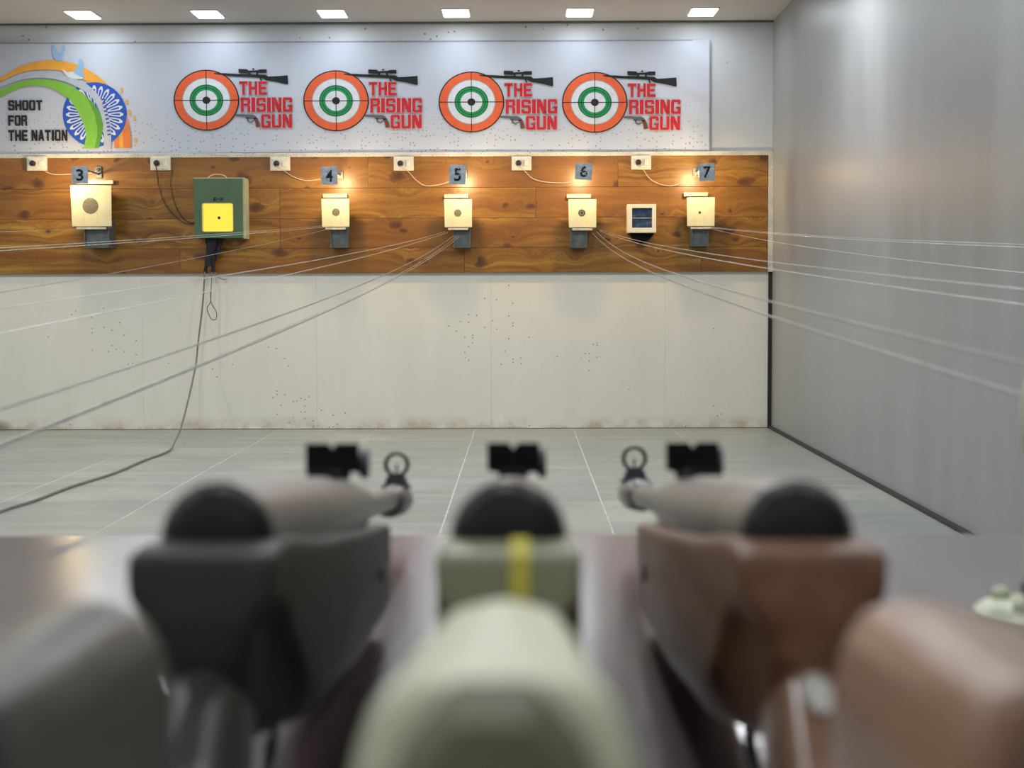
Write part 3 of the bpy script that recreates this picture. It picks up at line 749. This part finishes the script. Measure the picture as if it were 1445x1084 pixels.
# ------------------------------------------------------------------ target holders
def holder(x0, x1, y0, y1, Y, bull, bull_mat, label, cx, cy, skew=0.0, boxpx=None, slot=True):
    a, b_ = at(x0, y1, Y), at(x1, y0, Y); mx = (a.x + b_.x) / 2
    t = empty('target_holder', (mx, YW, a.z), label, 'target', 'card targets before the pine boards')
    sc = Y / F_PX
    dx = skew * sc
    card = slab([(a.x + dx, a.z), (b_.x - dx * .3, a.z), (b_.x, b_.z), (a.x, b_.z)], Y, .003)
    co = obj('target_card', card, M['card'], t)
    c = at(cx, cy, Y - .004)
    obj('bull', disc_slab(c.x, c.z, bull * sc, Y - .0032, .001), bull_mat, co)
    if bull_mat is M['bull_dark'] and bull > 4:
        obj('ring_line', ring_slab(c.x, c.z, bull * sc * .55, bull * sc * .50, Y - .0044, .0006), M['card_line'], co)
    if slot:
        b2 = BM(); w = (b_.x - a.x); h = (b_.z - a.z)
        for s in (-1, 1): box(b2, c.x + s * w * .165 - .0012, c.x + s * w * .165 + .0012, Y - .0040, Y - .0030, a.z + h * .05, c.z - bull * sc * .7)
        obj('score_line', b2, M['card_line'], co)
    # holder frame behind the card
    w = b_.x - a.x
    fr = BM()
    box(fr, a.x + .010, a.x + .028, Y, Y + .010, a.z - .01, b_.z - .006); box(fr, b_.x - .028, b_.x - .010, Y, Y + .010, a.z - .01, b_.z - .006)
    box(fr, a.x + .010, b_.x - .010, Y, Y + .010, b_.z - .022, b_.z - .006)
    obj('card_frame', fr, M['grey_metal'], t)
    obj('clip_ledge', box(BM(), mx - w * .36, mx + w * .36, Y - .014, Y + .012, a.z - .020, a.z - .006, .002), M['ledge'], t)
    # pellet trap box on the boards, its flap and its foot
    bx0, bx1, by0, by1 = boxpx
    q0, q1 = at(bx0, by1, Y + .05), at(bx1, by0, Y + .05)
    leg = BM(); wt = .004
    box(leg, q0.x, q0.x + wt * 1.5, Y + .02, YW, q0.z, a.z + .02); box(leg, q1.x - wt * 1.5, q1.x, Y + .02, YW, q0.z, a.z + .02)
    box(leg, q0.x, q1.x, Y + .04, Y + .044, q0.z, a.z + .02); box(leg, q0.x, q1.x, Y + .02, YW, q0.z - .003, q0.z)
    obj('trap_foot', leg, M['grey_metal'], t)
    tb = BM()
    hz0, hz1 = a.z + .015, b_.z - .01
    box(tb, a.x + .015, b_.x - .015, Y + .012, Y + .034, hz0, hz1)
    for s in (q0.x, q1.x - .004): box(tb, s, s + .004, Y + .034, YW, hz0, hz0 + .03)
    obj('trap_box', tb, M['grey_metal'], t)
    lid = at(cx, y0 - 3.5, YW).z
    obj('top_rail', box(BM(), a.x - .006, b_.x - .028, YW - .035, YW - .015, lid - .012, lid + .014, .002), M['ledge'], t)
    ar = BM()
    for s in (a.x + .03, b_.x - .05): box(ar, s, s + .012, YW - .03, YW, lid - .008, lid + .004)
    box(ar, mx - .01, mx + .01, Y + .004, YW - .02, hz1 - .01, hz1 + .002)
    obj('rail_bracket', ar, M['grey_metal'], t)
    return t
YT = 9.80
holder(100.5, 157, 261.5, 319.5, 9.77, 11.2, M['bull'], 'largest cream target card, with a big grey bull, under plate 3', 127.5, 290.5, 1.5, (121, 155, 321, 349))
holder(454, 493, 280.5, 320, YT, 5.4, M['bull'], 'cream target card with grey bull, under the plate marked four', 474, 299.5, .8, (467, 491, 322, 349))
holder(627, 666, 281, 320.5, YT, 5.2, M['bull'], 'cream target card with grey bull, under the plate marked five', 646, 300.5, .6, (640, 664, 322, 349))
holder(802, 841.5, 281, 321, YT, 5.0, M['bull_dark'], 'cream target card with dark ringed bull, under plate 6', 821, 300.5, .8, (805, 828, 322, 349))
holder(969, 1008.5, 278.5, 319, YT, 1.9, M['bull_dark'], 'cream target card with tiny dark dot, nearest the right wall', 987.5, 300, .6, (975, 999, 320, 347))

# ------------------------------------------------------------------ green electronic target
YG = 9.80
a, b_ = at(274.5, 336, YG), at(341.5, 252, YG)
g = empty('electronic_target', ((a.x + b_.x) / 2, YW, a.z), 'dark green box with glowing yellow square window between plates 3 and 4', 'target box')
obj('case', box(BM(), a.x, b_.x, YG, YW, a.z, b_.z, .003), M['green_box'], g)
obj('side_rim', box(BM(), b_.x, b_.x + .016, YG + .01, YW, a.z - .004, b_.z, .002), M['beige_side'], g)
obj('top_rim', box(BM(), a.x, b_.x + .012, YG + .004, YW, b_.z, b_.z + .007, .002), M['beige_side'], g)
c0, c1 = at(286, 327, YG), at(328.5, 287, YG)
def rrect(x0, x1, z0, z1, r, n=5):
    out = []
    for cx, cz, a0 in ((x1 - r, z1 - r, 0), (x0 + r, z1 - r, 90), (x0 + r, z0 + r, 180), (x1 - r, z0 + r, 270)):
        out += [(cx + r * math.cos(R(a0 + 90 * k / n)), cz + r * math.sin(R(a0 + 90 * k / n))) for k in range(n + 1)]
    return out
obj('window_rim', slab(rrect(c0.x - .002, c1.x + .002, c0.z - .002, c1.z + .002, .014), YG, .006), M['yellow_rim'], g)
win = obj('lit_window', slab(rrect(c0.x + .008, c1.x - .002, c0.z + .002, c1.z - .004, .010), YG - .006, .002), M['yellow_glow'], g)
cc = at(309.5, 307.5, YG)
obj('aiming_dot', disc_slab(cc.x, cc.z, .0095, YG - .008, .002, 1, 16), M['ink_black'], win)
a1, b1 = at(301, 284, YG), at(315, 278, YG)
b = BM()   # small worn dark marks above the window
for x0, x1, z0, z1 in ((0, .2, .1, .9), (.25, .32, 0, 1), (.36, .6, .4, .6), (.66, .74, 0, .9), (.8, 1, .2, .8)):
    box(b, a1.x + (b1.x - a1.x) * x0, a1.x + (b1.x - a1.x) * x1, YG - .0008, YG, a1.z + (b1.z - a1.z) * z0, a1.z + (b1.z - a1.z) * z1)
obj('worn_mark', b, M['ink_black'], g)
cord('carry_loop', [tuple(at(x, y, 9.86)) for x, y in ((292, 253), (297, 248), (306, 246), (316, 247.5), (322, 253))], .003, M['white_cord'], g)
# black cloth bundle hanging under it, cable, loop
bb = BM(); path = []; 
def drape(x0, y0, x1, y1, r0, r1, wob):
    pts = []; rs = []
    for k in range(9):
        u = k / 8; v = at(x0 + (x1 - x0) * u + wob * math.sin(u * 5), y0 + (y1 - y0) * u, 9.88); pts.append(v); rs.append(r0 + (r1 - r0) * u + .003 * math.sin(u * 14))
    tube(bb, pts, rs, 10)
drape(296, 336, 291, 386, .030, .010, 1.5); drape(303, 336, 299, 384, .030, .012, -1.5); drape(311, 336, 305, 368, .018, .008, 1)
drape(299, 338, 295, 376, .034, .018, 0)
tag(obj('cloth_bundle', bb, M['black_cloth'], None, smooth=True), 'crumpled black cloth bundle hanging under the green box', 'cloth')
hang = [at(289, 384, 9.86), at(286, 430, 9.84), at(280, 480, 9.8), at(275, 522, 9.7), at(262, 580, 9.3)]
def on_floor(px, py):
    d = CAMR @ Vector(((px - 722.5) / F_PX, -(py - 542) / F_PX, -1)); k = (ZC - .008) / -d.z
    return Vector((d.x * k, d.y * k, .008))
ground = [on_floor(x, y) for x, y in ((237, 637), (200, 651), (160, 668), (100, 687), (50, 706), (0, 722), (-80, 755), (-200, 800))]
hang[-1] = at(258, 595, 9.0); 
cb = tag(cord('floor_cable', hang + [at(246, 625, 8.75)] + ground, .006, M['grey_cord'], n=8), 'grey cable falling from the green box and running left over the floor', 'cable')
lp = [at(x, y, 9.85) for x, y in ((299, 384), (298, 405), (297, 425), (292.5, 436), (298, 450), (305, 450), (305, 440), (298, 427), (297, 410))]
tag(cord('hanging_loop', lp, .0035, M['grey_cord']), 'thin cord with a small open loop under the black bundle', 'cord')
lp = [at(x, y, 9.85) for x, y in ((303, 384), (308, 391), (314, 394), (319, 394))]
tag(cord('cable_end', lp, .003, M['grey_cord']), 'short loose cable end sticking out right under the black bundle', 'cable')

# ------------------------------------------------------------------ white framed window box
YF = 9.84
t = empty('framed_window_box', tuple(at(905.5, 329, YW)), 'small white framed box with dark blue pane between plates 6 and 7', 'box')
a, b_ = at(885.5, 328.5, YF), at(926, 288, YF); i0, i1 = at(892, 321.5, YF), at(920.5, 293.5, YF)
fb = BM()
for x0, x1, z0, z1 in ((a.x, i0.x, a.z, b_.z), (i1.x, b_.x, a.z, b_.z), (i0.x, i1.x, a.z, i0.z), (i0.x, i1.x, i1.z, b_.z)): box(fb, x0, x1, YF, YW, z0, z1, .002)
obj('white_frame', fb, M['white_frame'], t)
obj('blue_pane', bx(i0.x, i1.x, YF + .035, YF + .04, i0.z, i1.z), M['blue_film'], t)
obj('middle_bar', box(BM(), i0.x, i1.x, YF + .022, YF + .034, (i0.z + i1.z) / 2 - .002, (i0.z + i1.z) / 2 + .002), M['ledge'], t)
pr_ = BM(); q = [at(889, 329, YF + .03), at(924, 329, YF + .03), at(915, 339, YF + .06), at(903, 345, YF + .08), at(893, 338, YF + .06)]
slab([(v.x, v.z) for v in q], YF + .09, .03, pr_)  # flat black wedge in place of the shadow under the box
obj('shadow_wedge', pr_, M['matt_black'], t)

# ------------------------------------------------------------------ firing counter
EDGE = 1.19
ct = empty('firing_counter', (-1.5, .4, 0), 'glossy dark maroon counter top under the three rifles', 'counter')
obj('counter_top', box(BM(), XL + .02, XR - .02, -.15, EDGE, TABLE - .036, TABLE, .004), M['counter'], ct)
obj('front_apron', bx(XL + .02, XR - .02, EDGE - .08, EDGE - .06, TABLE - .16, TABLE - .036), M['counter_edge'], ct)
for x in (-5.9, -4.1, -2.3, -.5, 1.3):
    for y in (0, EDGE - .12): obj('leg', bx(x - .025, x + .025, y, y + .05, 0, TABLE - .036), M['grey_metal'], ct)

# ------------------------------------------------------------------ cream carrier posts on the counter
def post(x, y, top, label, group='carrier posts along the counter'):
    t = empty('carrier_post', (x, y, TABLE), label, 'post', group)
    h = top - TABLE
    obj('pole', lathe(BM(), [(0, .0125), (h - .05, .0125), (h - .046, .015), (h - .018, .016), (h - .006, .013), (h, .006)], (x, y, TABLE), 'Z', 24), M['cream_metal'], t, smooth=True)
    b = BM(); n = 40
    lathe(b, [(0, .040), (.005, .040), (.008, .036), (.010, .018)], (x, y, TABLE), 'Z', 40)
    obj('base_flange', b, M['cream_metal'], t, smooth=True)
    for k in range(4):
        a = R(45 + 90 * k); obj('bolt', lathe(BM(), [(.008, .006), (.013, .006), (.015, .004)], (x + .028 * math.cos(a), y + .028 * math.sin(a), TABLE), 'Z', 8), M['cream_metal'], t)
    obj('collar', lathe(BM(), [(.014, .0130), (.015, .0145), (.022, .0145), (.023, .0130)], (x, y, TABLE), 'Z', 24), M['grey_metal'], t, smooth=True)
    return t
YP0 = .875
posts = {'6a': (.3035, ZC - .044), '6b': (.60, ZC + .03), '5a': (-.50, ZC - .09), '5b': (-.80, ZC + .01), '4a': (-1.30, ZC + .01), '4b': (-1.60, ZC + .05), '7a': (1.10, ZC + .03), '7b': (1.40, ZC + .07)}
plabel = {'6a': 'pale cream enamel post with round flange at the right edge of the counter'}
for k_, (x, z) in posts.items(): post(x, YP0, z, plabel.get(k_, 'cream carrier post on the counter beyond the edge of the picture'), 'carrier posts along the counter')

# ------------------------------------------------------------------ carrier lines from targets to posts
def line(far, edge, pk, sag, label, m='wire', r=.0011, yt=9.79, near_top=True):
    T = at(far[0], far[1], yt); X, top = posts[pk]
    # height at the post from where the line leaves the picture
    N0 = Vector((X, YP0, 0))
    dirv = CAMR @ Vector(((edge[0] - 722.5) / F_PX, -(edge[1] - 542) / F_PX, -1))
    slope = dirv.x / dirv.y
    # x along the line: X + (T.x - X) * t ; y: YP0 + (T.y - YP0) * t
    tt = (slope * YP0 - X) / ((T.x - X) - slope * (T.y - YP0))
    y = YP0 + (T.y - YP0) * tt; z = ZC + dirv.z / dirv.y * y
    s = 4 * sag * tt * (1 - tt)
    zn = (z + s - T.z * tt) / (1 - tt)
    pts = []
    n = 48
    for k in range(n + 1):
        u = (k / n) ** 1.8
        p = Vector((X, YP0, zn)).lerp(T, u); p.z -= 4 * sag * u * (1 - u); pts.append(p)
    o = obj('carrier_line', tube(BM(), pts, r, 6), M[m], None, smooth=True)
    return tag(o, label, 'cord', 'carrier lines between targets and counter')
G = 'carrier lines'
line((836, 329), (1440, 557), '6a', .050, 'lower line from the plate 6 target to the cream post', r=0.00148)
line((842, 327), (1440, 512), '6a', .050, 'dark line from the plate 6 target passing just above the cream post top', r=0.00138)
line((846, 326), (1445, 430), '6b', .035, 'brightest pale line from the plate 6 target across the grey wall', 'wire_pale', 0.00099)
line((846, 324), (1445, 408), '6b', .035, 'faint pale line just above the brightest one crossing the grey wall', 'wire_pale', 0.00081)
line((1000, 322), (1445, 385), '7a', .040, 'faint line from the plate 7 target, second from top across the grey wall', 'wire_pale', 0.00093)
line((1000, 321), (1445, 349), '7b', .030, 'topmost pale line across the grey wall, standing in for a reflection', 'wire_pale', 0.00112)  # strand put in for a line's reflection in the glossy wall
line((1000, 320), (1445, 345), '7b', .030, 'thin partner just above the topmost pale line, also standing in for a reflection', 'wire_pale', 0.00087)  # second strand modelled in place of a wall reflection
line((648, 334), (0, 630), '5a', .050, 'lowest line sweeping from the plate 5 target to the lower left', r=0.00148)
line((645, 333), (0, 626.5), '5a', .050, 'thin twin just above the lowest line at the left', 'wire_pale', r=0.00085)
line((641, 332), (0, 578), '5a', .050, 'second lowest line sweeping from the plate 5 target to the left', r=0.00148)
line((632, 328), (0, 470), '5b', .030, 'bright line below plate 5 target running left, third lowest at the left', 'wire_pale', 0.00099)
line((628, 327), (0, 435), '5b', .030, 'bright line running left, crossing the picture edge level with the black bundle', 'wire_pale', 0.00099)
line((464, 323), (0, 413), '4a', .030, 'dull line from the plate 4 target under the green box to the left', 'wire', 0.00087)
line((462, 320), (0, 354), '4b', .015, 'pale line crossing the lower edge of the green box', 'wire_pale', 0.00099)
line((462, 318), (0, 350), '4b', .015, 'thin pale partner above the line that crosses the green box foot', 'wire_pale', 0.00081)
line((118, 323), (0, 327), '4b', .01, 'short pale line running left from the largest card', 'wire_pale', 0.00074)
# knots on the lowest right line near the post
X, top = posts['6a']

# ------------------------------------------------------------------ rifles
SL = math.atan(0.1127)
def make_rifle(x, mats, label, y0=.47, dz=0.0, stripe=False, cant=0.0, mz=0.0, bolt=False):
    """rifle pointing down the range; s runs along the bore from the rear cap, h up from the bore axis"""
    O = Vector((x, y0, ZC - .0763 + dz))
    RM = Matrix.Rotation(cant, 3, 'Z') @ Matrix.Rotation(-SL, 3, 'X')
    t = empty('air_rifle', (x, y0, TABLE), label, 'rifle', 'air rifles standing on the counter')
    def put(name, bm, m, parent=t, smooth=True):
        for v in bm.verts: v.co = O + RM @ v.co
        return obj(name, bm, m, parent, smooth)
    def B(): return BM()
    # ---- stock
    def loft(bm, secs):
        rings = []
        for s, lv in secs:
            rings.append([bm.verts.new((w_, s, h)) for h, w_ in lv] + [bm.verts.new((-w_, s, h)) for h, w_ in reversed(lv)])
        n = len(rings[0])
        for i in range(len(rings) - 1):
            for k in range(n):
                j = (k + 1) % n; bm.faces.new((rings[i][k], rings[i][j], rings[i + 1][j], rings[i + 1][k]))
        bm.faces.new(rings[0][::-1]); bm.faces.new(rings[-1])
    def fore(s, top, hf, hb, w1, w2):
        return (s, [(top, w1 * .85), (top - .0015, w1), (hf, w1 * .98), (hf - .006, (w1 + w2) / 2), (hf * .3 + hb * .7 - .004, w2), (hb, w2 * .6)])
    bm = B()
    loft(bm, [fore(-.030, -.0035, -.0150, -.022, .0210, .0125), fore(-.026, -.0020, -.0155, -.034, .0218, .0118), fore(-.014, -.0005, -.0165, -.050, .0218, .0112),
              fore(.006, .0005, -.021, -.062, .0212, .0105), fore(.030, .0, -.034, -.067, .0212, .0115), fore(.062, -.002, -.052, -.068, .0213, .014),
              fore(.095, -.004, -.058, -.069, .0214, .016), fore(.25, -.008, -.059, -.070, .0212, .016), fore(.388, -.0105, -.054, -.066, .0205, .014), fore(.402, -.012, -.046, -.056, .0185, .011)])
    # grip running down and back
    def oval(s, top, bot, w_):
        h = top - bot
        return (s, [(top, w_ * .28), (top - h * .06, w_ * .62), (top - h * .16, w_ * .88), (top - h * .4, w_), (top - h * .82, w_ * .9), (bot, w_ * .4)])
    bm2 = B(); loft(bm2, [oval(-.095, -.078, -.117, .0125), oval(-.05, -.060, -.113, .0130), oval(-.022, -.036, -.110, .0125), oval(.012, -.030, -.098, .0105)])
    def comb(s_, top, bot, w_, k):
        return (s_, [(top, w_ * k), (top - .0025, w_ * (k + .28 * (1 - k) * 2)), (top - .009, w_ * (.93 - .1 * (1 - k))), (top - .020, w_), ((top + bot) / 2, w_), (bot, w_ * .45)])
    bm3 = B(); loft(bm3, [comb(-.252, -.0085, -.140, .0225, .5), comb(-.215, -.008, -.135, .0215, .36), comb(-.175, -.0065, -.128, .0198, .20), comb(-.142, -.0060, -.124, .0186, .06), comb(-.131, -.009, -.122, .0165, .06), comb(-.120, -.026, -.121, .012, .3), comb(-.11, -.055, -.12, .0105, .3), oval(-.085, -.080, -.117, .0105)])
    me = bpy.data.meshes.new('x'); bm2.to_mesh(me); bm2.free(); bm3.from_mesh(me); bpy.data.meshes.remove(me)
    for nm, b_, mm in (('stock', bm, mats['stock']), ('buttstock', bm3, mats['butt'])):
      bmesh.ops.recalc_face_normals(b_, faces=b_.faces)
      st = put(nm, b_, mm)
      rm = st.modifiers.new('union', 'REMESH'); rm.mode = 'VOXEL'; rm.voxel_size = .0018; rm.use_smooth_shade = True
      sm = st.modifiers.new('soft', 'SMOOTH'); sm.iterations = 3; sm.factor = .5
    # butt pad
    bm = B(); loft(bm, [oval(-.268, -.0120, -.139, .0185), oval(-.262, -.0095, -.1415, .0205), oval(-.250, -.0085, -.141, .0208)])
    put('butt_pad', bm, mats['pad'])
    if stripe:
        bm = B(); path = [(.010, .0015), (-.014, .0008), (-.027, -.0012), (-.0305, -.004), (-.0315, -.014), (-.030, -.024), (-.026, -.034)]
        rings = []
        for s, h in path:
            rings.append([bm.verts.new((.0005, s, h)), bm.verts.new((.0065, s, h)), bm.verts.new((.0065, s + .004, h - .003)), bm.verts.new((.0005, s + .004, h - .003))])
        for i in range(len(rings) - 1):
            for k in range(4): bm.faces.new((rings[i][k], rings[i][(k + 1) % 4], rings[i + 1][(k + 1) % 4], rings[i + 1][k]))
        bm.faces.new(rings[0][::-1]); bm.faces.new(rings[-1])
        put('yellow_stripe', bm, M['yellow_stripe'], t, False)
        for s in (-1, 1):
            bm = B(); box(bm, s * .0208 - .0012, s * .0208 + .0012, -.012, .38, -.052, -.012)
            put('side_panel', bm, M['olive_brown'], t, False)
    # ---- metal
    put('compression_tube', lathe(B(), [(.000, .0178), (.006, .0184), (.28, .0172), (.306, .0150), (.33, .0135), (.37, .0130), (.375, .0100)], (0, 0, 0), 'Y', 40), mats['tube'])
    put('end_cap', lathe(B(), [(-.007, .009), (-.0055, .0135), (-.002, .0165), (.003, .0174)], (0, 0, 0), 'Y', 40), M['cap'])
    put('barrel', lathe(B(), [(.36, .0095), (.40, .0085), (.63, .0078)], (0, 0, mz * .5), 'Y', 24), mats['tube'])
    mzl = put('muzzle_sleeve', lathe(B(), [(.605, .0085), (.612, .0112), (.650, .0118), (.676, .0122), (.690, .0118), (.697, .0085)], (0, 0, mz), 'Y', 28), M['steel'])
    # front sight: foot, tapered stand, ring, post
    fs = B(); zb = mz + .009
    for y_, w0, w1 in ((0, 0, 0),):
        slab([(-.0115, zb), (.0115, zb), (.0080, zb + .004), (.0062, zb + .0095), (-.0062, zb + .0095), (-.0080, zb + .004)], .688, .020, fs)
    f = put('front_sight', fs, M['blue_black'], t, False)
    put('sight_ring', ring_slab(0, zb + .0178, .0094, .0072, .686, .012, 1, 28), M['matt_black'], f, False)
    pb = B(); box(pb, -.0007, .0007, .679, .681, zb + .009, zb + .0178); put('sight_post', pb, M['matt_black'], f, False)
    # rear sight on the tube
    rb = B(); box(rb, -.0065, .0065, .24, .310, .0155, .0205, .001); rs = put('rear_sight', rb, M['matt_black'], t, False)
    zt, zl = .0335, .0195
    pl = [(-.0130, zt), (-.0022, zt), (0, zt - .0032), (.0022, zt), (.0130, zt), (.0130, zl + .0005), (.0075, zl - .001), (.0065, .0175), (-.0065, .0175), (-.0075, zl - .001), (-.0130, zl + .0005)]
    put('sight_blade', slab(pl, .290, .006), M['matt_black'], rs, False)
    kb = B()
    for v in [tube(kb, [(.0100, .302, .0235), (.0125, .302, .0235), (.0126, .302, .0235), (.0165, .302, .0235)], [.005, .005, .0075, .0075], 16)]: pass
    put('windage_knob', kb, M['blue_black'], rs)
    # trigger and guard
    gp = smoothpath([(0, .105, -.068), (0, .100, -.084), (0, .075, -.0915), (0, .035, -.0915), (0, .012, -.082), (0, .005, -.066)], 6)
    gb = B(); tube(gb, gp, .0028, 8); put('trigger_guard', gb, M['steel'])
    tb = B(); tube(tb, smoothpath([(0, .052, -.064), (0, .050, -.074), (0, .055, -.084)], 4), .0022, 8); put('trigger', tb, M['steel_warm'])
    if bolt: b_ = B(); tube(b_, [(0, -.040, -.044), (0, -.034, -.044), (0, -.026, -.043), (0, -.012, -.042)], [.0035, .0048, .0048, .004], 16); put('grip_bolt_highlight', b_, M['steel_highlight'])  # bolt put in to carry the bright highlight on the grip
    # cocking slot bolt under the fore-end and stock screws
    for s_ in (-1, 1):
        b_ = B(); tube(b_, [(s_ * .019, .33, -.034), (s_ * .0222, .33, -.034)], .005, 12); put('stock_screw', b_, M['blue_black'])
    return t
make_rifle(-.0945, dict(stock=M['charcoal_stock'], butt=M['charcoal_butt_lit'], pad=M['dark_pad'], tube=M['steel_warm']), 'left air rifle with charcoal stock and grey tube', mz=-.004)
make_rifle(-.0040, dict(stock=M['olive_stock'], butt=M['olive_butt_lit'], pad=M['olive_pad'], tube=M['steel']), 'middle air rifle with pale olive stock and yellow stripe', stripe=True, mz=-.004)
make_rifle(.0855, dict(stock=M['walnut'], butt=M['walnut_butt_lit'], pad=M['brown_pad'], tube=M['steel_warm']), 'right air rifle with glossy brown wood stock', bolt=True)
